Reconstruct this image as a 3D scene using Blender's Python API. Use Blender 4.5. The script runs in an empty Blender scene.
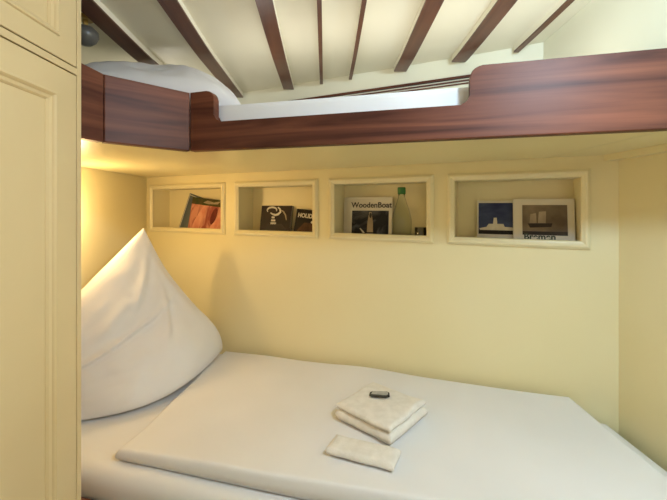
import bpy, bmesh, math, random
from mathutils import Vector, Matrix, noise
random.seed(7)
S = bpy.context.scene
C = S.collection
PI = math.pi
R = math.radians

# ------------------------------------------------------------------ helpers
def obj(name, bm, mat, parent=None, mw=None, smooth=False, local=None):
    me = bpy.data.meshes.new(name)
    bmesh.ops.recalc_face_normals(bm, faces=bm.faces[:])
    bm.to_mesh(me); bm.free()
    if smooth:
        for p in me.polygons: p.use_smooth = True
    me.materials.append(mat)
    o = bpy.data.objects.new(name, me); C.objects.link(o)
    if parent: o.parent = parent
    if mw is not None: o.matrix_world = mw
    if local is not None: o.matrix_basis = local
    return o

def thing(name, label, cat, mw=None, group=None):
    o = bpy.data.objects.new(name, None); C.objects.link(o)
    o.empty_display_size = 0.05
    if mw is not None: o.matrix_world = mw
    return tag(o, label, cat, group)

def tag(o, label, cat, group=None):
    o['label'] = label; o['category'] = cat
    if group: o['group'] = group
    return o

def struct(name, bm, mat, mw=None, smooth=False):
    o = obj(name, bm, mat, None, mw, smooth); o['kind'] = 'structure'
    return o

def box(bm, x0, x1, y0, y1, z0, z1, bev=0.0, seg=2, mat=None):
    vs = [bm.verts.new((x, y, z)) for z in (z0, z1) for y in (y0, y1) for x in (x0, x1)]
    fs = [(0,2,3,1),(4,5,7,6),(0,1,5,4),(2,6,7,3),(0,4,6,2),(1,3,7,5)]
    faces = [bm.faces.new([vs[i] for i in f]) for f in fs]
    if bev:
        es = list({e for f in faces for e in f.edges})
        bmesh.ops.bevel(bm, geom=es, offset=bev, segments=seg, affect='EDGES', profile=0.5)
    return vs

def bx(*a, **k):
    bm = bmesh.new(); box(bm, *a, **k); return bm

def prism(bm, pts, d0, d1, axis='z', bev=0.0, seg=2):
    """polygon pts extruded along axis ('z': pts are xy ; 'y': pts are xz ; 'x': pts are yz)"""
    def P(p, d):
        if axis == 'z': return (p[0], p[1], d)
        if axis == 'y': return (p[0], d, p[1])
        return (d, p[0], p[1])
    a = [bm.verts.new(P(p, d0)) for p in pts]
    b = [bm.verts.new(P(p, d1)) for p in pts]
    n = len(pts)
    fs = [bm.faces.new(a[::-1]), bm.faces.new(b)]
    for i in range(n):
        fs.append(bm.faces.new((a[i], a[(i+1) % n], b[(i+1) % n], b[i])))
    if bev:
        es = list(set(fs[0].edges) | set(fs[1].edges))
        bmesh.ops.bevel(bm, geom=es, offset=bev, segments=seg, affect='EDGES', profile=0.5)

def lathe(bm, prof, n=24, c=(0, 0, 0), cap0=True, cap1=True):
    rings = []
    for r, z in prof:
        rings.append([bm.verts.new((c[0]+r*math.cos(2*PI*i/n), c[1]+r*math.sin(2*PI*i/n), c[2]+z)) for i in range(n)])
    for a, b in zip(rings, rings[1:]):
        for i in range(n):
            bm.faces.new((a[i], a[(i+1) % n], b[(i+1) % n], b[i]))
    if cap0: bm.faces.new(rings[0][::-1])
    if cap1: bm.faces.new(rings[-1])

def lin(h):
    c = [int(h[i:i+2], 16)/255 for i in (0, 2, 4)]
    return tuple(x/12.92 if x <= .04045 else ((x+.055)/1.055)**2.4 for x in c) + (1,)

# ------------------------------------------------------------------ materials
def base_mat(name, col, rough=0.5, spec=0.5, coat=0.0, coat_rough=0.1):
    m = bpy.data.materials.new(name); m.use_nodes = True
    b = m.node_tree.nodes['Principled BSDF']
    b.inputs['Base Color'].default_value = col
    b.inputs['Roughness'].default_value = rough
    b.inputs['Specular IOR Level'].default_value = spec
    b.inputs['Coat Weight'].default_value = coat
    b.inputs['Coat Roughness'].default_value = coat_rough
    return m

def noisy(name, c1, c2, scale=(4, 4, 4), detail=4, rough=0.5, bump=0.0, bscale=40, lo=.35, hi=.65, spec=.5, coat=0, distort=0.0, bdist=.002, coat_rough=.1):
    m = base_mat(name, c1, rough, spec, coat, coat_rough)
    nt = m.node_tree; N = nt.nodes; L = nt.links; b = N['Principled BSDF']
    tc = N.new('ShaderNodeTexCoord'); mp = N.new('ShaderNodeMapping')
    mp.inputs['Scale'].default_value = scale
    L.new(tc.outputs['Object'], mp.inputs['Vector'])
    nz = N.new('ShaderNodeTexNoise'); nz.inputs['Scale'].default_value = 1.0
    nz.inputs['Detail'].default_value = detail; nz.inputs['Distortion'].default_value = distort
    L.new(mp.outputs[0], nz.inputs['Vector'])
    cr = N.new('ShaderNodeValToRGB')
    cr.color_ramp.elements[0].position = lo; cr.color_ramp.elements[0].color = c1
    cr.color_ramp.elements[1].position = hi; cr.color_ramp.elements[1].color = c2
    L.new(nz.outputs['Fac'], cr.inputs['Fac']); L.new(cr.outputs['Color'], b.inputs['Base Color'])
    if bump:
        n2 = N.new('ShaderNodeTexNoise'); n2.inputs['Scale'].default_value = bscale; n2.inputs['Detail'].default_value = 3
        L.new(tc.outputs['Object'], n2.inputs['Vector'])
        bp = N.new('ShaderNodeBump'); bp.inputs['Strength'].default_value = bump; bp.inputs['Distance'].default_value = bdist
        L.new(n2.outputs['Fac'], bp.inputs['Height']); L.new(bp.outputs['Normal'], b.inputs['Normal'])
    return m

M = {}
M['wall'] = noisy('cream_wall_paint', lin('ece2b8'), lin('e9deb1'), (2, 2, 2), 2, .38, .05, 6, spec=.4)
M['under'] = noisy('cream_gloss_paint', lin('ece1b2'), lin('e8dcab'), (2, 2, 2), 2, .28, .05, 5, spec=.5)
M['cab'] = noisy('cabinet_cream_paint', lin('dec89a'), lin('d8c192'), (3, 3, 3), 2, .42, .03, 8)
M['frame'] = noisy('frame_cream_paint', lin('ece3bd'), lin('e7ddb5'), (3, 3, 3), 2, .32)
M['ceil'] = noisy('ceiling_white_paint', lin('e9e3cc'), lin('e3ddc4'), (2, 2, 2), 2, .5)
M['lining'] = noisy('pale_lining_paint', lin('e8e5cd'), lin('e3dfc5'), (2, 2, 2), 2, .45)
M['batten'] = noisy('batten_white_paint', lin('efe9d6'), lin('e9e2cc'), (2, 2, 2), 2, .45)
M['wood'] = noisy('mahogany', lin('3f1f17'), lin('824e39'), (1.3, 22, 26), 6, .46, .06, 60, .3, .72, coat=.0, distort=.8, spec=.25)
M['wood_b'] = noisy('mahogany_beam', lin('492819'), lin('6c4029'), (26, 1.6, 26), 6, .32, lo=.3, hi=.72, coat=.1, distort=.6)
M['gap'] = noisy('cabinet_shadow_gap', lin('6b5c38'), lin('5f5130'), rough=.8)
M['sheet'] = noisy('white_sheet', lin('e6e7e9'), lin('e1e2e4'), (3, 3, 3), 2, .85, .12, 9, spec=.2, bdist=.01)
M['duvet'] = noisy('white_duvet_cover', lin('e6e7ea'), lin('e1e2e5'), (3, 3, 3), 2, .8, .16, 7, spec=.2, bdist=.012)
M['pillow'] = noisy('white_pillow_cotton', lin('e8e8ea'), lin('e3e2e4'), (3, 3, 3), 2, .6, .12, 9, spec=.3, bdist=.01)
M['towel'] = noisy('white_terry', lin('e9e6e0'), lin('dfdcd5'), (40, 40, 40), 3, .95, .5, 260, spec=.1, bdist=.003)
M['floor'] = noisy('floor_boards', lin('8a7a66'), lin('9a8a74'), (2, 20, 2), 5, .4)
M['lampgrey'] = noisy('grey_lamp_metal', lin('55534e'), lin('67655f'), (6, 6, 6), 2, .35)
M['brass'] = noisy('brass', lin('a88a4a'), lin('b89a58'), (6, 6, 6), 2, .3)
M['pages'] = noisy('paper_pages', lin('d8d2c2'), lin('cbc4b2'), (2, 2, 300), 2, .8)
M['white_cover'] = noisy('white_cover', lin('dcd6c6'), lin('d4cdbc'), (8, 8, 8), 2, .35)
M['dark_cover'] = noisy('dark_brown_cover', lin('1e1611'), lin('302219'), (14, 14, 14), 3, .35)
M['black_cover'] = noisy('black_cover', lin('17130f'), lin('241c15'), (14, 14, 14), 3, .35)
M['pink'] = noisy('pink_picture', lin('cf8f76'), lin('9a5044'), (26, 26, 9), 4, .35, lo=.42, hi=.62, distort=1.2)
M['pink_l'] = noisy('pale_pink_print', lin('e0a184'), lin('cf7f66'), (30, 30, 12), 3, .35)
M['red_d'] = noisy('dark_red_print', lin('5b211c'), lin('74302a'), (30, 30, 12), 3, .35)
M['green_d'] = noisy('dark_green_print', lin('2c4020'), lin('5a4a2c'), (18, 18, 18), 3, .35)
M['greyblue'] = noisy('grey_blue_picture', lin('6f7672'), lin('4c5664'), (9, 9, 7), 3, .35, distort=.6)
M['black_pic'] = noisy('dark_sea_picture', lin('1a1d24'), lin('6d6f74'), (11, 11, 14), 5, .3, lo=.45, hi=.72, distort=.8)
M['blue_pic'] = noisy('blue_sea_picture', lin('2a335c'), lin('49567e'), (9, 9, 22), 4, .3, lo=.35, hi=.7)
M['sepia'] = noisy('sepia_picture', lin('5d5142'), lin('8c7c66'), (10, 10, 12), 5, .35, lo=.35, hi=.68)
M['sepia_l'] = noisy('sepia_pale_print', lin('a8977c'), lin('8f8068'), (20, 20, 20), 3, .35)
M['sepia_d'] = noisy('sepia_dark_print', lin('2c2621'), lin('383029'), (20, 20, 20), 3, .35)
M['ink'] = noisy('black_ink', lin('1d1b19'), lin('262320'), rough=.5)
M['ink_g'] = noisy('dark_green_ink', lin('26351f'), lin('2f3f27'), rough=.5)
M['white_ink'] = noisy('white_ink', lin('d9d4c8'), lin('c9c3b5'), (30, 30, 30), rough=.45)
M['brown_pic'] = noisy('brown_picture', lin('3a2416'), lin('6d4a2c'), (16, 16, 10), 4, .35, lo=.35, hi=.7)
M['green_cap'] = noisy('green_plastic_cap', lin('1f6a2a'), lin('2a7a34'), rough=.4)
M['green_label'] = noisy('green_bottle_label', lin('8fae6e'), lin('a7bd86'), (20, 20, 20), rough=.4)
M['packet'] = noisy('grey_packet', lin('b5b5b2'), lin('a0a09b'), (60, 60, 60), rough=.4)
M['packet_e'] = noisy('dark_packet_edge', lin('2a2926'), lin('34322e'), rough=.5)

for k_ in ('white_cover', 'dark_cover', 'black_cover', 'pink', 'greyblue', 'black_pic', 'blue_pic', 'sepia', 'sepia_d', 'brown_pic', 'red_d', 'green_d'):
    b_ = M[k_].node_tree.nodes['Principled BSDF']; b_.inputs['Specular IOR Level'].default_value = .22; b_.inputs['Roughness'].default_value = .5

def glass(name, col, rough=.05, ior=1.45):
    m = base_mat(name, col, rough)
    b = m.node_tree.nodes['Principled BSDF']
    b.inputs['Transmission Weight'].default_value = 1.0
    b.inputs['IOR'].default_value = ior
    nt = m.node_tree
    nz = nt.nodes.new('ShaderNodeTexNoise'); nz.inputs['Scale'].default_value = 30
    mr = nt.nodes.new('ShaderNodeMapRange'); mr.inputs['To Min'].default_value = rough*.6; mr.inputs['To Max'].default_value = rough*1.4
    nt.links.new(nz.outputs['Fac'], mr.inputs['Value']); nt.links.new(mr.outputs[0], b.inputs['Roughness'])
    return m
M['plastic'] = glass('clear_green_tinted_plastic', lin('fbfdf8'), .02, 1.25)
M['tumbler'] = glass('clear_glass', lin('f6f8f4'), .03, 1.45)

def emit(name, col, st):
    m = base_mat(name, col, .4)
    b = m.node_tree.nodes['Principled BSDF']
    b.inputs['Emission Color'].default_value = col; b.inputs['Emission Strength'].default_value = st
    return m

# ------------------------------------------------------------------ layout (metres; camera at the origin, z = 0 is eye height)
FLOOR, CEIL, WTOP = -1.22, .60, .68
XL, XR, YR = -1.09, 1.00, -1.05
CAB = -.592
WALL_A = -math.atan2(.97, 2.08)
WM = Matrix.Translation((XL, 2.2, 0)) @ Matrix.Rotation(WALL_A, 4, 'Z')      # frame of the slanting back wall: x along, y into the wall
WLEN = 2.32
def wall_y(X): return 2.2 - .97/2.08*(X - XL)
def W(u, n, z): return WM @ Matrix.Translation((u, n, z))

# ------------------------------------------------------------------ room shell
struct('floor', bx(-1.25, 1.15, YR-.1, 2.5, FLOOR-.06, FLOOR), M['floor'])
def ceil_z(y): return CEIL + .033*min(1.75, max(0, (1.4-y)/.47))**1.3      # the deck head rises towards the cabin
YS = [YR-.1, .4] + [.55+.05*i for i in range(19)] + [2.0, 2.5]
bm = bmesh.new()
prism(bm, [(y, ceil_z(y)) for y in YS] + [(2.5, WTOP+.03), (YR-.1, WTOP+.03)], -1.25, 1.15, 'x')
struct('ceiling', bm, M['ceil'])
def two_tone(o, z=.185):
    o.data.materials.append(M['lining'])
    for p in o.data.polygons:
        if p.center.z > z: p.material_index = 1
    return o
bm = bmesh.new(); box(bm, XL-.06, XL, YR-.1, 2.35, FLOOR, .185); box(bm, XL-.06, XL, YR-.1, 2.35, .185, WTOP)
two_tone(struct('wall_left', bm, M['wall']))
bm = bmesh.new()
vy0, vy1, vz0, vz1 = -.05, .60, .14, .54                     # unseen side opening added for a fill light, nearer than the bunk
box(bm, XR, XR+.06, vy1, 1.35, FLOOR, WTOP); box(bm, XR, XR+.06, YR-.1, vy0, FLOOR, WTOP)
box(bm, XR, XR+.06, vy0, vy1, FLOOR, vz0); box(bm, XR, XR+.06, vy0, vy1, vz1, WTOP)
prism(bm, [(.80, .70), (XR, .70), (XR, 1.26), (.80, 1.34)], .179, WTOP, 'z')
prism(bm, [(.962, .80), (XR, .80), (XR, 1.24), (.962, 1.25)], .158, .179, 'z')
two_tone(struct('wall_right', bm, M['wall']), .25)
bm = bmesh.new()
for (a, b_, c, d) in ((vy0, vy0+.025, vz0, vz1), (vy1-.025, vy1, vz0, vz1), (vy0, vy1, vz0, vz0+.025), (vy0, vy1, vz1-.025, vz1)):
    box(bm, XR-.008, XR+.05, a, b_, c, d)
struct('added_window_2', bm, M['wood'])  # unseen frame added around the side fill opening
# rear wall with an unseen opening added to hold the warm rear fill
bm = bmesh.new()
wx0, wx1, wz0, wz1 = -.45, .90, -.35, .50
box(bm, XL, wx0, YR-.06, YR, FLOOR, WTOP); box(bm, wx1, XR, YR-.06, YR, FLOOR, WTOP)
box(bm, wx0, wx1, YR-.06, YR, FLOOR, wz0); box(bm, wx0, wx1, YR-.06, YR, wz1, WTOP)
struct('wall_front', bm, M['wall'])
bm = bmesh.new()
for (a, b_, c, d) in ((wx0, wx0+.03, wz0, wz1), (wx1-.03, wx1, wz0, wz1), (wx0, wx1, wz0, wz0+.03), (wx0, wx1, wz1-.03, wz1)):
    box(bm, a, b_, YR-.05, YR+.01, c, d)
struct('added_window_1', bm, M['frame'])  # unseen frame added around the rear fill opening

# back wall with four niches
NICHES = [(.059, .580), (.703, 1.138), (1.253, 1.668), (1.779, 2.198)]
NT, NB, NF, ND = .105, -.120, -.190, .12
bm = bmesh.new()
TH = .018
us = [0] + [v for a in NICHES for v in a] + [WLEN]
for i in range(len(us)-1):
    if i % 2 == 0: box(bm, us[i], us[i+1], 0, TH, FLOOR, .185); box(bm, us[i], us[i+1], 0, TH, .185, CEIL+.01)
    else:
        box(bm, us[i], us[i+1], 0, TH, FLOOR, NB); box(bm, us[i], us[i+1], 0, TH, NT, .185); box(bm, us[i], us[i+1], 0, TH, .185, CEIL+.01)
for a, b_ in NICHES:
    box(bm, a-.012, a, TH, ND, NF, NT+.012); box(bm, b_, b_+.012, TH, ND, NF, NT+.012)
    box(bm, a, b_, TH, ND, NT, NT+.012); box(bm, a-.012, b_+.012, TH, ND+.012, NF-.012, NF)
    box(bm, a-.012, b_+.012, ND, ND+.012, NF, NT+.012)
two_tone(struct('wall_back', bm, M['wall'], WM))

# dark mahogany rail on the back wall over the upper mattress
bm = bmesh.new(); box(bm, .45, 2.02, -.016, 0, .511, .5195, .001); box(bm, .45, 2.02, -.012, 0, .499, .503, .001); box(bm, .45, 2.02, -.010, 0, .488, .492, .001)
o = struct('trim_1', bm, M['wood'], WM)

# frames of the niches
FR_L = ['moulded cream frame of the wall niche nearest the corner, holding a pink magazine',
        'moulded cream frame of the niche with two small dark books',
        'moulded cream frame of the niche with the green-capped bottle',
        'wide moulded cream frame of the rightmost niche with the blue ship book']
def frame_bm(a, b_):
    bm = bmesh.new()
    prof = [(0, .004), (0, -.004), (.004, -.008), (.009, -.010), (.014, -.0135), (.020, -.0135), (.026, -.0085), (.029, -.0065), (.029, 0), (.0, 0)]
    loops = []
    for off, y in prof:
        x0, x1, z0, z1 = a-off, b_+off, NB-off, NT+off
        loops.append([bm.verts.new(p) for p in ((x0, y, z0), (x1, y, z0), (x1, y, z1), (x0, y, z1))])
    n = len(loops)
    for i in range(n-1):
        A, B = loops[i], loops[i+1]
        for k in range(4): bm.faces.new((A[k], A[(k+1) % 4], B[(k+1) % 4], B[k]))
    A, B = loops[-1], loops[0]
    for k in range(4): bm.faces.new((A[k], A[(k+1) % 4], B[(k+1) % 4], B[k]))
    return bm
for (a, b_), lb in zip(NICHES, FR_L):
    o = obj('niche_frame', frame_bm(a, b_), M['frame'], None, WM)
    tag(o, lb, 'frame', 'frames of the wall niches')

# ------------------------------------------------------------------ ceiling beams
def beam(x, w, label, y0=-.95, group='wide ceiling beams', h=.027):
    y1 = wall_y(x) - .02
    r = thing('ceiling_beam', label, 'beam', Matrix.Translation((x, y0, CEIL)), group)
    ys = [y0] + [y for y in YS if y0 < y < y1] + [y1]
    def strip(hw, za, zb, ext=0):
        bm = bmesh.new()
        pts = [(y-y0+(ext if y == y1 else 0), ceil_z(y)-CEIL+za) for y in ys]
        pts += [(y-y0+(ext if y == y1 else 0), ceil_z(y)-CEIL+zb) for y in ys[::-1]]
        prism(bm, pts, -hw, hw, 'x'); return bm
    obj('batten', strip(w/2, -h+.006, 0), M['batten'], r)
    obj('cap_strip', strip(w/2+.001, -h, -h+.006, .002), M['wood_b'], r)
    return r
beam(-.706, .062, 'wide mahogany-capped ceiling beam at far left, above the grey lamp')
beam(-.457, .054, 'wide mahogany-capped ceiling beam ending right of the upper pillow')
beam(-.177, .048, 'wide mahogany-capped ceiling beam just left of the two narrow battens')
beam(-.0165, .012, 'narrow dark ceiling batten, left one of the close pair at mid ceiling', group='narrow ceiling battens')
beam(.114, .012, 'narrow dark ceiling batten, right one of the close pair at mid ceiling', group='narrow ceiling battens')
beam(.318, .050, 'wide mahogany-capped ceiling beam just right of the two narrow battens')
beam(.529, .052, 'wide mahogany-capped ceiling beam ending above the step in the bunk board')
beam(.712, .016, 'narrow dark ceiling batten at far right, running down to the raised bunk board', group='narrow ceiling battens')

# ------------------------------------------------------------------ upper berth
P0, P1, P2, P3 = Vector((-.628, .885)), Vector((-.595, .969)), Vector((-.422, 1.125)), Vector((.80, .799))
ZB, ZLOW, ZTOP = .175, .261, .358
berth = thing('bunk_berth', 'built-in upper bunk with polished mahogany front board with a cut-out', 'bunk bed',
              Matrix.Translation((0, 1.3, ZB)))
def board_mw(a, z=0):
    return a
def arc(cx, cz, r, a0, a1, n=7):
    return [(cx + r*math.cos(R(a0+(a1-a0)*i/n)), cz + r*math.sin(R(a0+(a1-a0)*i/n))) for i in range(n+1)]
def panel(name, a, b, pts, th=.03):
    d = b - a; ang = math.atan2(d.y, d.x)
    bm = bmesh.new(); prism(bm, pts, 0, th, 'y', .003, 2)
    o = obj(name, bm, M['wood'], berth)
    o.matrix_basis = Matrix.Translation((0, -1.3, -ZB)) @ Matrix.Translation((a.x, a.y, 0)) @ Matrix.Rotation(ang, 4, 'Z')
    return o
Lb = (P3-P2).length
def s_at(px):                                     # distance along the board
    t = (px-325)/360
    y = 1.0125/(1+.2666*t); return (Vector((t*y, y)) - P2).length
S1, S2 = .083, .818                               # ends of the low stretch
r1, r2 = .030, .022
pts = [(0, ZB), (Lb, ZB), (Lb, ZTOP)]
pts += arc(S2+r1, ZTOP-r1, r1, 90, 180) + arc(S2-r2, ZLOW+r2, r2, 0, -90)
pts += arc(S1+r2, ZLOW+r2, r2, 270, 180) + arc(S1-r1*.8, ZTOP-r1*.8, r1*.8, 0, 90) + [(0, ZTOP)]
panel('front_board', P2, P3, pts)
L2 = (P2-P1).length
panel('angled_panel', P1, P2, [(0, ZB), (L2, ZB), (L2, ZTOP-.001), (0, ZTOP)])
L1 = (P1-P0).length
panel('end_panel', P0, P1, [(0, ZB), (L1, ZB), (L1, ZTOP), (0, ZTOP+.012)])
bm = bmesh.new()
ins = [(-1.085, .885), (-.66, .885), (-.622, .985), (-.435, 1.152), (.797, .826), (.797, wall_y(.797)-.004), (-1.085, wall_y(-1.085)-.004)]
prism(bm, ins, ZB+.004, ZB+.015, 'z')
obj('base_panel', bm, M['under'], berth, local=Matrix.Translation((0, -1.3, -ZB)))

# upper mattress
def mattress_bm(poly, z0, z1, bev=.02, cuts=0):
    bm = bmesh.new()
    prism(bm, poly, z0, z1, 'z', bev, 4)
    return bm
up_poly = [(-1.05, .93), (-.66, .93), (-.59, 1.04), (-.44, 1.18), (-.40, 1.165), (.78, .85), (.78, wall_y(.78)-.03), (-1.05, wall_y(-1.05)-.03)]
o = obj('mattress', mattress_bm(up_poly, ZB+.0155, .322, .015), M['sheet'])
tag(o, 'white sheeted mattress lying in the upper bunk', 'mattress')

# ------------------------------------------------------------------ soft goods
def cushion(name, mat, corners, thick, nu=36, nv=36, bulge=None, wr=.006, post=None, seed=0, power=.42, subsurf=1):
    """pillow between four corners: (0,0),(1,0),(1,1),(0,1); thickness swells from the seams"""
    a, b, c, d = [Vector(p) for p in corners]
    nrm = ((b-a).cross(d-a) + (c-b).cross(a-b)).normalized()
    bm = bmesh.new(); grid = {}
    for side in (0, 1):
        for i in range(nu+1):
            for j in range(nv+1):
                edge = i in (0, nu) or j in (0, nv)
                if side and edge: grid[side, i, j] = grid[0, i, j]; continue
                u, v = i/nu, j/nv
                p = a*(1-u)*(1-v) + b*u*(1-v) + c*u*v + d*(1-u)*v
                e = max(0, 16*u*(1-u)*v*(1-v))**power
                k = thick*e*(.5 if side == 0 else -.5)
                w = noise.noise(Vector((u*5+seed, v*5, side*3)))*wr*e*2 + noise.noise(Vector((u*14+seed, v*9, side*3)))*wr*e
                q = p + nrm*(k + w)
                if bulge: q = bulge(u, v, q, nrm, side, e)
                if post: q = post(q)
                grid[side, i, j] = bm.verts.new(q)
    for side in (0, 1):
        for i in range(nu):
            for j in range(nv):
                f = [grid[side, i, j], grid[side, i+1, j], grid[side, i+1, j+1], grid[side, i, j+1]]
                try: bm.faces.new(f if side == 0 else f[::-1])
                except ValueError: pass
    o = obj(name, bm, mat, smooth=True)
    if subsurf:
        m = o.modifiers.new('s', 'SUBSURF'); m.levels = subsurf; m.render_levels = subsurf
    return o

def up_post(q):
    q.z = max(q.z, .3235); q.z = min(q.z, .568); return q
def up_bulge(u, v, q, n, side, e):
    if side == 0:
        q.z += .012*math.sin(u*9+v*3)*e
    return q
o = cushion('pillow', M['pillow'], [(-.84, 1.10, .38), (-.27, 1.20, .332), (-.42, 1.52, .46), (-.86, 1.48, .53)], .19, post=up_post, bulge=up_bulge, wr=.006, seed=3)
tag(o, 'white pillow lying in the upper bunk beneath the leftmost beams', 'pillow')

# ------------------------------------------------------------------ lower bed
def bed_z(X): return -.735 - .030*(.99 - X)
def bed_front(X): return .8825 - .27*X
bed = thing('bed_frame', 'lower berth base with mahogany side board under the white mattress', 'bed', Matrix.Translation((0, 1.3, FLOOR)))
TO = Matrix.Translation((0, -1.3, -FLOOR))
bm = bmesh.new()
prism(bm, [(-1.085, 1.165), (.985, .61), (.985, wall_y(.985)-.005), (-1.085, wall_y(-1.085)-.005)], FLOOR, -.955, 'z')
obj('platform', bm, M['under'], bed, local=TO)
d = Vector((2.07, -.5589)); ang = math.atan2(d.y, d.x)
bm = bx(0, d.length, -.029, -.003, FLOOR, -.858, .005); 
obj('side_board', bm, M['wood'], bed, local=TO @ Matrix.Translation((-1.085, bed_front(-1.085)-.005, 0)) @ Matrix.Rotation(ang, 4, 'Z'))

# mattress with fitted sheet: a fine grid so that it tilts and dimples
def slab(poly4, zt, zb, nu=60, nv=40, rnd=.04, dim=.004, seed=0, under=0.0):
    """quad plan (front-left, front-right, back-right, back-left); rolled edges"""
    a, b, c, d_ = [Vector(p) for p in poly4]
    bm = bmesh.new(); top = {}; bot = {}
    def par(i, n, r):                              # denser near the ends
        t = i/n; return .5 - .5*math.cos(PI*t)*(1-.25*math.cos(2*PI*t)+.25) if False else .5-.5*math.cos(PI*t)
    Lu, Lv = (b-a).length, (d_-a).length
    for i in range(nu+1):
        for j in range(nv+1):
            u, v = par(i, nu, 0), par(j, nv, 0)
            p = a*(1-u)*(1-v) + b*u*(1-v) + c*u*v + d_*(1-u)*v
            e = min(min(u, 1-u)*Lu, min(v, 1-v)*Lv)
            k = 1 if e >= rnd else math.sqrt(max(0, 1-(1-e/rnd)**2))
            zz, bb = zt(p.x, p.y, u, v), zb(p.x, p.y)
            mid = bb + (zz-bb)*.30 if rnd < .03 else zz-rnd
            zz += noise.noise(Vector((p.x*3+seed, p.y*3, 0)))*dim*k
            top[i, j] = bm.verts.new((p.x, p.y, mid + (zz-mid)*k))
            pb = p + ((a+c)/2 - p)*under
            bot[i, j] = bm.verts.new((pb.x, pb.y, bb))
    for g, fl in ((top, 0), (bot, 1)):
        for i in range(nu):
            for j in range(nv):
                f = [g[i, j], g[i+1, j], g[i+1, j+1], g[i, j+1]]
                bm.faces.new(f[::-1] if fl else f)
    rim = [(i, 0) for i in range(nu)] + [(nu, j) for j in range(nv)] + [(i, nv) for i in range(nu, 0, -1)] + [(0, j) for j in range(nv, 0, -1)]
    for k in range(len(rim)):
        p, q = rim[k], rim[(k+1) % len(rim)]
        bm.faces.new((bot[p], bot[q], top[q], top[p]))
    return bm
bm = slab([(-1.08, bed_front(-1.08), 0), (.98, bed_front(.98), 0), (.98, wall_y(.98)-.004, 0), (-1.08, wall_y(-1.08)-.004, 0)],
          lambda x, y, u, v: bed_z(x), lambda x, y: -.954, rnd=.045, dim=.004)
o = obj('mattress', bm, M['sheet'], smooth=True)
tag(o, 'white mattress in a fitted sheet on the lower berth, under the duvet', 'mattress')

# duvet
def duvet_t(x, y, u, v):
    t = .030 + .050*u
    t += .010*noise.noise(Vector((x*2.2, y*2.2, 5.1))) + .006*noise.noise(Vector((x*5.5+y*3, y*2.0, 1.7)))
    t += .014*math.exp(-(v/.10)**2) * (1-.6*u)
    return bed_z(x) + max(.022, t)
bm = slab([(-.645, 1.105, 0), (.84, .665, 0), (.862, 1.262, 0), (-.525, 1.895, 0)], duvet_t, lambda x, y: bed_z(x)+.005, nu=90, nv=70, rnd=.014, dim=.004, seed=9, under=.025)
o = obj('duvet', bm, M['duvet'], smooth=True)
tag(o, 'white duvet spread flat over the lower bed, under the towels', 'duvet')
from mathutils.bvhtree import BVHTree
_bv = BVHTree.FromPolygons([v.co[:] for v in o.data.vertices], [p.vertices[:] for p in o.data.polygons])
def duvet_top(x, y):
    h = _bv.ray_cast(Vector((x, y, 0)), Vector((0, 0, -1)))
    return h[0].z if h[0] is not None else -.74
SL = (duvet_top(.30, 1.12) - duvet_top(.02, 1.12))/.28
TILT = Matrix.Rotation(-math.atan(SL), 4, 'Y')
def duvet_z(x, y):
    # height of the duvet at a point (u along the bed, v across)
    u = (x+.60)/1.46; v = .5
    return duvet_t(x, y, max(0, min(1, u)), v)

# lower pillow, standing on its edge in the corner
LP_FOLDS = [(.45, .16, .50, 1.0, .012, .022), (.13, .14, .35, .52, .013, .035), (.40, .22, .64, .40, .012, .028), (.08, .10, .62, .10, .006, .04), (.62, .55, .95, .75, .006, .05), (.25, .45, .40, .85, .006, .04)]
def lp_post(q):
    q.z = max(q.z, bed_z(q.x)+.006)
    q.x = max(q.x, XL+.012)
    q.y = min(q.y, wall_y(q.x)-.022)
    return q
def lp_bulge(u, v, q, n, side, e):
    n = -n
    if side == 1:
        # diagonal crease across the face and soft folds running down from the tip
        for (ua, va, ub, vb, amp, wd_) in LP_FOLDS:
            du, dv = ub-ua, vb-va; L_ = math.hypot(du, dv)
            t = ((u-ua)*du + (v-va)*dv)/L_**2; tc = max(0, min(1, t))
            off = ((u-ua)*dv - (v-va)*du)/L_
            far = abs(t-tc)*L_
            env = math.exp(-(far/.05)**2)*(math.sin(PI*(.12+.76*tc)))
            q = q + n*(amp*env*(math.exp(-(off/wd_)**2) - .7*math.exp(-((off-1.6*wd_)/wd_)**2)))*min(1, e*1.6)
        # belly low on the pillow
        q = q + n*(.018*math.exp(-((u-.72)**2+(v-.45)**2)/.09))*e
    q = q + Vector((.075, -.135, 0))*max(0, (u-.45)/.55)**1.5*math.sin(PI*min(1, v*1.05))
    # edge between tip and right-hand corner sags inwards near the tip and swells at the foot
    s = max(0, 1-v*2.5)
    q = q + Vector((.03, .0, .0))*s*(-math.sin(PI*min(1, u*1.6)) if u < .62 else math.sin(PI*(u-.62)/.38)*1.1)
    return q
o = cushion('pillow', M['pillow'], [(-.834, 1.655, -.092), (-.535, 1.885, -.745), (-.92, 1.300, -.792), (-1.03, 1.33, -.44)], .20, bulge=lp_bulge, post=lp_post, wr=.005, seed=11, nu=90, nv=90, power=.40)
tag(o, 'white pillow stood upright with a pointed tip on the lower bed', 'pillow')

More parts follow.
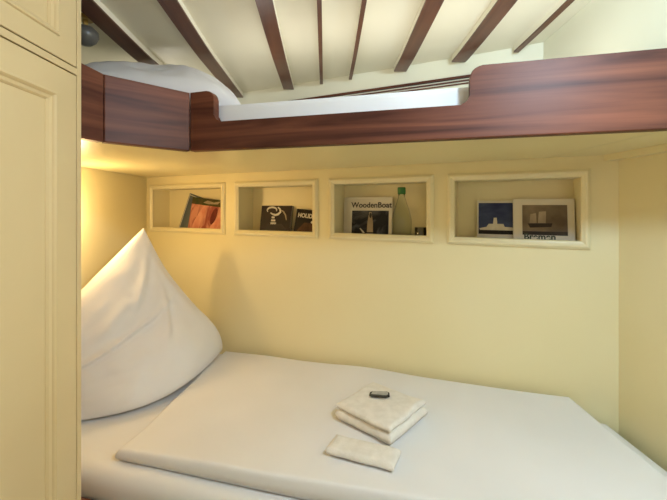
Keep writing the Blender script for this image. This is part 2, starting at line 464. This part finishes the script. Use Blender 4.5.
# ------------------------------------------------------------------ towels
def folded(name, label, origin, ang, w, dpt, lts, mat):
    """folded towel: layers joined by round folds at the front edge"""
    mw = Matrix.Translation(origin) @ TILT @ Matrix.Rotation(ang, 4, 'Z')
    r = thing(name, label, 'towel', mw, 'folded white towels on the bed')
    z0 = 0; layers = len(lts)
    for k, lt in enumerate(lts):
        bm = bmesh.new(); n = 24; m = 18; top = {}; bot = {}
        inset = .004*k
        for i in range(n+1):
            for j in range(m+1):
                u = .5-.5*math.cos(PI*i/n); v = .5-.5*math.cos(PI*j/m)
                x = inset + u*(w-2*inset); y = inset + v*(dpt-2*inset)
                e = min(min(u, 1-u)*w, min(v, 1-v)*dpt); rr = lt*.62
                kk = 1 if e > rr else math.sqrt(max(0, 1-(1-e/rr)**2))
                wv = .0018*noise.noise(Vector((x*22+k*7, y*22, k*3.3))) + .003*noise.noise(Vector((x*7+k*5, y*7, 2)))
                x += .004*noise.noise(Vector((y*16, k*4.0, 1))); y += .004*noise.noise(Vector((x*16, k*4.0, 7)))
                mid = z0+lt*.5
                top[i, j] = bm.verts.new((x, y, mid + (lt*.5)*kk + wv*kk*(1 if k == layers-1 else .2)))
                edge = i in (0, n) or j in (0, m)
                bot[i, j] = top[i, j] if edge else bm.verts.new((x, y, mid - lt*.5*kk + .0004))
        for i in range(n):
            for j in range(m):
                bm.faces.new((top[i, j], top[i+1, j], top[i+1, j+1], top[i, j+1]))
                f = (bot[i, j], bot[i, j+1], bot[i+1, j+1], bot[i+1, j])
                bm.faces.new(f)
        o = obj('fold', bm, mat, r, smooth=True)
        z0 += lt
    return r
def rest(x, y, ang, w, dpt):
    # lowest height at which a flat tilted thing clears the duvet under its footprint
    c, s_ = math.cos(ang), math.sin(ang)
    best = -9
    for i in range(9):
        for j in range(9):
            a, b_ = w*i/8, dpt*j/8
            px_, py_ = x + a*c - b_*s_, y + a*s_ + b_*c
            best = max(best, duvet_top(px_, py_) - SL*(px_-x))
    return best
folded('bath_towel', 'thick folded white bath towel on the duvet, with the small packet on it', (.034, 1.195, rest(.034, 1.195, R(-46), .225, .205)+.0005), R(-46), .225, .205, (.036, .020), M['towel'])
folded('hand_towel', 'thin folded white hand towel in front of the thicker towel', (.002, 1.027, rest(.002, 1.027, R(-27), .20, .074)+.0005), R(-27), .20, .074, (.026,), M['towel'])
T1Z = rest(.034, 1.195, R(-46), .225, .205) + SL*.115

# packet on the towel
pk = thing('packet', 'small grey packet with dark edges lying on the folded towel', 'packet', Matrix.Translation((.149, 1.212, T1Z+.0595)) @ TILT @ Matrix.Rotation(R(-12), 4, 'Z'))
bm = bmesh.new(); prism(bm, [(0, .004), (.008, 0), (.056, -.004), (.068, .004), (.067, .020), (.058, .030), (.010, .027), (.001, .020)], 0, .007, 'z', .0015)
obj('wrapper', bm, M['packet_e'], pk)
bm = bmesh.new(); prism(bm, [(.007, .006), (.056, .001), (.063, .008), (.061, .022), (.055, .0265), (.010, .0235)], .007, .0085, 'z', .0005)
obj('face', bm, M['packet'], pk)

# ------------------------------------------------------------------ wardrobe at the left
wd = thing('wardrobe', 'tall cream built-in wardrobe with recessed panel doors at left', 'wardrobe', Matrix.Translation((CAB, .30, FLOOR)))
WO = Matrix.Translation((-CAB, -.30, -FLOOR))
bm = bmesh.new()
box(bm, XL+.004, CAB-.02, YR+.01, .875, FLOOR, CEIL+.034)
obj('carcass', bm, M['cab'], wd, local=WO)
bm = bmesh.new()
box(bm, CAB-.0195, CAB, .8605, .875, FLOOR, CEIL+.034, .0012)           # far stile
box(bm, CAB-.0195, CAB, YR+.01, .345, FLOOR, CEIL+.034, .0012)          # near stile
box(bm, CAB-.0195, CAB, .345, .8605, .3145, .330, .001)                 # rail between the doors
box(bm, CAB-.0195, CAB, .345, .8605, FLOOR, -1.12, .001)
box(bm, CAB-.0195, CAB, .345, .8605, .585, CEIL+.034, .001)
obj('face_frame', bm, M['cab'], wd, local=WO)
bm = bx(CAB-.0198, CAB-.0185, .346, .860, -1.119, .584); obj('door_gap', bm, M['gap'], wd, local=WO)
def door(y0, y1, z0, z1, st, rb, rt):
    """door in the plane x = CAB, built from rings"""
    g = .0032
    y0 += g; y1 -= g; z0 += g; z1 -= g
    def rings(prof, close):
        bm = bmesh.new(); loops = []
        for f, (off, dx) in prof:                  # f: fraction of stile/rail, off: extra
            a, b_, c, d = y0+st*f+off, y1-st*f-off, z0+rb*f+off, z1-rt*f-off
            loops.append([bm.verts.new((CAB+dx, y, z)) for y, z in ((a, c), (b_, c), (b_, d), (a, d))])
        for A, B in zip(loops, loops[1:]):
            for k in range(4): bm.faces.new((A[k], A[(k+1) % 4], B[(k+1) % 4], B[k]))
        if close: bm.faces.new(loops[-1])
        return bm
    o = obj('door', rings([(0, (0, -.0183)), (0, (0, -.0012)), (0, (.0012, 0)), (1, (0, 0)), (1, (0, -.014))], False), M['cab'], wd, local=WO)
    obj('panel_moulding', rings([(1, (0, -.012)), (1, (.0002, .0005)), (1, (.002, .004)), (1, (.006, .0045)), (1, (.009, .001)), (1, (.011, -.003)), (1, (.017, -.005)), (1, (.020, -.009)), (1, (.021, -.012))], False), M['cab'], o)
    obj('centre_panel', rings([(1, (.0195, -.014)), (1, (.0195, -.011))], True), M['cab'], o)
door(.345, .8605, -1.12, .3145, .062, .07, .058)
door(.345, .8605, .330, .585, .056, .046, .05)

# ------------------------------------------------------------------ books, bottle and glass in the niches
LEAN_N = {}
def text_mesh(name, s, size, mat, parent, x, z, y=-.0012, align='LEFT', sx=1.0, bold=0.0):
    cu = bpy.data.curves.new(name, 'FONT'); cu.body = s; cu.size = size; cu.extrude = .0004; cu.align_x = align; cu.offset = bold
    tmp = bpy.data.objects.new(name, cu); C.objects.link(tmp)
    dg = bpy.context.evaluated_depsgraph_get()
    me = bpy.data.meshes.new_from_object(tmp.evaluated_get(dg))
    bpy.data.objects.remove(tmp); bpy.data.curves.remove(cu)
    me.materials.clear(); me.materials.append(mat)
    o = bpy.data.objects.new(name, me); C.objects.link(o); o.parent = parent
    o.matrix_basis = Matrix.Translation((x, y, z)) @ Matrix.Rotation(PI/2, 4, 'X') @ Matrix.Diagonal((sx, 1, 1, 1))
    return o
def book(name, label, cat, u, n, w, h, th, lean, mat, roll=0.0, group=None, turn=0.0):
    """u: left foot along the wall, n: free space between the top edge and the back of the niche"""
    n = ND - n - h*math.sin(R(lean)) - th*.2
    mw = W(u, n, NF+.0008) @ Matrix.Rotation(R(turn), 4, 'Z') @ Matrix.Rotation(R(-lean), 4, 'X')
    if roll: mw = mw @ Matrix.Translation((w, 0, 0)) @ Matrix.Rotation(R(roll), 4, 'Y') @ Matrix.Translation((-w, 0, 0))
    mw = mw @ Matrix.Translation((0, -th, 0))
    r = thing(name, label, cat, mw, group)
    c = max(.0012, th*.12)
    bm = bmesh.new()
    box(bm, 0, w, 0, c, 0, h, .0004); box(bm, 0, w, th-c, th, 0, h, .0004); box(bm, 0, c, c, th-c, 0, h)
    obj('cover', bm, mat, r)
    obj('pages', bx(c, w-.002, c, th-c, .002, h-.002), M['pages'], r)
    return r
def plate(parent, name, pts, mat, y=-.0005, t=.0006):
    bm = bmesh.new(); prism(bm, pts, y-t, y+.0003, 'y'); return obj(name, bm, mat, parent)
def rect(x0, x1, z0, z1): return [(x0, z0), (x1, z0), (x1, z1), (x0, z1)]
def ell(cx, cz, rx, rz, a=0, n=18):
    return [(cx+rx*math.cos(t)*math.cos(a)-rz*math.sin(t)*math.sin(a), cz+rx*math.cos(t)*math.sin(a)+rz*math.sin(t)*math.cos(a)) for t in [2*PI*i/n for i in range(n)]]

# first niche: two leaning magazines
b = book('magazine', 'grey-blue magazine tilted behind the pink one in the corner niche', 'magazine', .160, .003, .20, .228, .006, 7, M['greyblue'], 17)
plate(b, 'border_line', rect(.004, .008, .0, .225), M['white_ink']); plate(b, 'border_line', rect(.004, .20, .216, .220), M['white_ink'])
b = book('magazine', 'pink-covered magazine with a dark green top band in the corner niche', 'magazine', .258, .022, .25, .226, .006, 7, M['pink'], 6)
plate(b, 'title_band', rect(0, .25, .186, .226), M['green_d'])
plate(b, 'title_shape', [(.09, .200), (.12, .216), (.17, .208), (.22, .220), (.20, .200), (.13, .195)], M['sepia_l'], -.001)
plate(b, 'pale_figure', [(.02, .02), (.045, .09), (.07, .14), (.10, .185), (.125, .185), (.11, .13), (.09, .06), (.07, .01)], M['pink_l'])
plate(b, 'dark_figure', ell(.185, .130, .020, .05, -.25), M['red_d'])
plate(b, 'pale_figure', [(.155, .01), (.17, .07), (.215, .12), (.225, .175), (.24, .165), (.23, .09), (.21, .01)], M['pink_l'])

# second niche: two dark books
b = book('book', 'square dark brown book with a pale curling emblem in the second niche', 'book', .777, .004, .190, .196, .014, 9, M['dark_cover'])
def stroke(pts, w):
    out = []
    L_, R_ = [], []
    for i, p in enumerate(pts):
        q0 = pts[max(0, i-1)]; q1 = pts[min(len(pts)-1, i+1)]
        dx, dz = q1[0]-q0[0], q1[1]-q0[1]; l = math.hypot(dx, dz) or 1
        k = w*(.35+.65*math.sin(PI*(i+.5)/len(pts)))
        L_.append((p[0]-dz/l*k, p[1]+dx/l*k)); R_.append((p[0]+dz/l*k, p[1]-dx/l*k))
    return L_ + R_[::-1]
plate(b, 'emblem', stroke([(.068+.03*math.cos(t), .172+.016*math.sin(t)) for t in [R(a) for a in range(-20, 231, 18)]], .005), M['white_ink'])
plate(b, 'emblem', stroke([(.06, .158), (.075, .150), (.092, .146), (.108, .150), (.122, .162), (.118, .178), (.104, .188)], .006), M['white_ink'], -.0008)
plate(b, 'emblem', stroke([(.120, .175), (.14, .165), (.155, .145), (.162, .12)], .004), M['sepia_l'])
for k, wd_ in enumerate((.018, .026, .034)):
    plate(b, 'lettering_line', rect(.070-.002*k, .070-.002*k+wd_, .128-.016*k, .138-.016*k), M['white_ink'])
plate(b, 'grey_panel', [(.03, .004), (.155, .004), (.162, .075), (.13, .10), (.05, .10), (.026, .06)], M['sepia_d'])
b = book('book', 'small black book with white lettering beside the emblem book', 'book', .984, .010, .136, .170, .014, 10, M['black_cover'], 5)
text_mesh('title_lettering', 'HOLIDAY', .030, M['white_ink'], b, .012, .128, sx=.92, bold=.0012)
plate(b, 'cover_picture', [(.008, .004), (.130, .004), (.130, .07), (.105, .105), (.055, .102), (.02, .06)], M['brown_pic'])
plate(b, 'white_spot', ell(.098, .108, .006, .006), M['white_ink'], -.0012)

# third niche: four boating magazines, a bottle and a glass
names = ['hindmost white-bordered magazine of the stack in the third niche, only its left edge showing',
         'white-bordered magazine second from the back of the stack in the third niche',
         'white-bordered magazine just behind the front one in the third niche',
         'foremost white boating magazine with dark picture in the third niche']
for k in range(4):
    th = .007
    b = book('magazine', names[k], 'magazine', 1.257+.0135*k, .002+.0085*k, .205, .236, th, 5, M['white_cover'], group='stacked boating magazines')
    plate(b, 'cover_picture', rect(.012, .19, .004, .172), M['black_pic'])
    if k == 3:
        text_mesh('title_lettering', 'WoodenBoat', .0355, M['ink'], b, .008, .187, sx=1.0, bold=.0006)
        plate(b, 'hull', [(.078, .035), (.125, .035), (.120, .066), (.084, .066)], M['white_ink'], -.0011)
        plate(b, 'sail', [(.088, .072), (.118, .072), (.116, .12), (.108, .165), (.098, .165), (.09, .12)], M['sepia_l'], -.0011)
        plate(b, 'boom', [(.07, .066), (.052, .088), (.056, .09), (.078, .07)], M['white_ink'], -.0011)
        plate(b, 'figure', ell(.104, .150, .006, .012), M['ink'], -.0016)
    else:
        plate(b, 'masthead', rect(.014, .186, .188, .212), M['ink'])

bt = thing('bottle', 'clear plastic bottle with a green screw cap in the third niche', 'bottle', W(1.549, .065, NF+.0008))
prof = [(.028, 0), (.040, .004), (.043, .014), (.043, .070), (.040, .076), (.043, .082), (.0435, .130), (.040, .150), (.032, .180), (.021, .212), (.015, .232), (.0135, .250)]
bm = bmesh.new()
inner = [(max(.004, r_-.0013), max(z_, .0016)) for r_, z_ in prof[1:]]
lathe(bm, prof + inner[::-1], 28)
obj('body', bm, M['plastic'], bt, smooth=True)
bm = bmesh.new(); lathe(bm, [(.0165, .246), (.0175, .250), (.0175, .274), (.0160, .277)], 24); obj('cap', bm, M['green_cap'], bt, smooth=False)
bm = bmesh.new(); lathe(bm, [(.0436, .028), (.0438, .030), (.0438, .060), (.0436, .062)], 28, cap0=False, cap1=False); obj('label_band', bm, M['green_label'], bt, smooth=True)
gl = bmesh.new()
lathe(gl, [(.022, 0), (.024, .003), (.026, .100), (.0255, .101), (.024, .100), (.022, .008), (.004, .007)], 28)
o = obj('drinking_glass', gl, M['tumbler'], None, W(1.634, .060, NF+.0008), smooth=True)
tag(o, 'small clear drinking glass to the right of the green-capped bottle', 'glass')

# fourth niche
b = book('book', 'blue book with a white ship on its cover in the rightmost niche', 'book', 1.858, .004, .150, .216, .012, 8, M['white_cover'])
plate(b, 'cover_picture', rect(.006, .139, .088, .206), M['blue_pic'])
plate(b, 'dark_water', rect(.006, .139, .078, .094), M['black_cover'], -.0008)
plate(b, 'ship_hull', [(.012, .094), (.132, .094), (.136, .106), (.105, .108), (.03, .106), (.009, .101)], M['white_ink'], -.0011)
plate(b, 'ship_deck', [(.035, .106), (.104, .106), (.098, .120), (.044, .120)], M['white_ink'], -.0012)
plate(b, 'ship_funnel', [(.060, .120), (.076, .120), (.074, .145), (.063, .145)], M['white_ink'], -.0012)
plate(b, 'white_band', rect(.010, .135, .004, .074), M['white_ink'])
b = book('book', 'narrow dark book behind the white harbour book in the rightmost niche', 'book', 2.050, .004, .145, .208, .014, 8, M['dark_cover'])
b = book('book', 'white book with a sepia harbour picture in the rightmost niche', 'book', 1.990, .020, .204, .220, .018, 8, M['white_cover'])
plate(b, 'cover_picture', rect(.032, .180, .090, .196), M['sepia'])
plate(b, 'ship_hull', [(.058, .108), (.128, .112), (.132, .126), (.05, .124)], M['sepia_d'], -.0011)
plate(b, 'sail', [(.056, .126), (.08, .126), (.078, .165), (.06, .16)], M['sepia_l'], -.0011)
plate(b, 'sail', [(.084, .126), (.110, .126), (.112, .172), (.088, .170)], M['sepia_l'], -.0011)
plate(b, 'quay', rect(.032, .180, .080, .094), M['sepia_d'], -.0009)
text_mesh('title_lettering', 'Bremen', .034, M['ink_g'], b, .036, .0625, sx=.98, bold=.001)

# ------------------------------------------------------------------ lamps
# grey dome lamp under the ceiling in the upper bunk
lp = thing('ceiling_lamp', 'small grey dome lamp under the ceiling beside the wardrobe', 'lamp', Matrix.Translation((-.772, 1.16, ceil_z(1.16))))
bm = bmesh.new(); lathe(bm, [(.022, -.012), (.022, 0)], 20); obj('base', bm, M['brass'], lp)
bm = bmesh.new(); lathe(bm, [(.008, -.030), (.008, -.012)], 14); obj('stem', bm, M['brass'], lp)
bm = bmesh.new(); lathe(bm, [(.003, -.094), (.018, -.090), (.031, -.079), (.0385, -.063), (.037, -.049), (.026, -.037), (.010, -.030)], 28); obj('dome_shade', bm, M['lampgrey'], lp, smooth=True)

# warm reading lamp on the left wall, behind the wardrobe, and the round ceiling lamp above the viewer
rl = thing('reading_lamp', 'small brass reading lamp on the left wall hidden behind the wardrobe', 'lamp', Matrix.Translation((XL, 1.49, -.02)))
bm = bmesh.new(); lathe(bm, [(.024, 0), (.024, .008), (.018, .012)], 20)
obj('wall_plate', bm, M['brass'], rl, local=Matrix.Rotation(PI/2, 4, 'Y'))
bm = bmesh.new(); lathe(bm, [(.006, .012), (.006, .024)], 12)
obj('arm', bm, M['brass'], rl, local=Matrix.Rotation(PI/2, 4, 'Y'))

def point(name, loc, w, col, r, spec=1.0):
    d = bpy.data.lights.new(name, 'POINT'); d.energy = w; d.color = col; d.shadow_soft_size = r; d.specular_factor = spec
    o = bpy.data.objects.new(name, d); C.objects.link(o); o.location = loc; return o
point('upper_left_fill', (-.74, 1.70, .40), .9, (1, .95, .84), .03)  # fill added behind the upper pillow to brighten the left ceiling
point('reading_lamp_light', (-1.02, 1.475, -.02), 5.0, (1, .69, .35), .018)
point('cabin_lamp_light', (.54, .24, .50), 29.0, (.56, .79, 1), .05)
d = bpy.data.lights.new('upper_bunk_fill_strip', 'AREA'); d.shape = 'RECTANGLE'; d.size = 1.25; d.size_y = .05; d.energy = 1.5; d.color = (1, .96, .9)  # unseen uplight strip added over the upper mattress to brighten the ceiling
o = bpy.data.objects.new('upper_bunk_fill_strip', d); C.objects.link(o); o.location = (.13, 1.19, .336); o.rotation_euler = (PI, 0, R(-17))
d = bpy.data.lights.new('rear_warm_fill', 'AREA'); d.shape = 'RECTANGLE'; d.size = wx1-wx0-.06; d.size_y = wz1-wz0-.06; d.energy = 3.2; d.color = (1, .62, .33)  # warm fill added behind the camera, not daylight
o = bpy.data.objects.new('rear_warm_fill', d); C.objects.link(o); o.location = ((wx0+wx1)/2, YR-.03, (wz0+wz1)/2); o.rotation_euler = (PI/2, 0, 0)

d = bpy.data.lights.new('side_warm_fill', 'AREA'); d.shape = 'RECTANGLE'; d.size = vz1-vz0-.05; d.size_y = vy1-vy0-.05; d.energy = 4.6; d.color = (1, .64, .33)  # warm fill added from the right, out of view, not daylight
o = bpy.data.objects.new('side_warm_fill', d); C.objects.link(o); o.location = (XR+.02, (vy0+vy1)/2, (vz0+vz1)/2); o.rotation_euler = (0, PI/2, 0)
wl = bpy.data.worlds.new('world'); S.world = wl; wl.use_nodes = True
wl.node_tree.nodes['Background'].inputs[0].default_value = (.75, .85, 1, 1)
wl.node_tree.nodes['Background'].inputs[1].default_value = .6

# ------------------------------------------------------------------ camera
cam = bpy.data.cameras.new('camera'); co = bpy.data.objects.new('camera', cam); C.objects.link(co)
co.location = (0, 0, 0); co.rotation_euler = (PI/2, 0, 0)
cam.sensor_width = 36; cam.lens = 36*360/667; cam.clip_start = .02
cam.shift_x = 8.5/667; cam.shift_y = -43/667
S.camera = co
S.view_settings.view_transform = 'Standard'; S.view_settings.look = 'None'; S.view_settings.gamma = 1
S.view_settings.use_curve_mapping = False; S.view_settings.exposure = 0.0
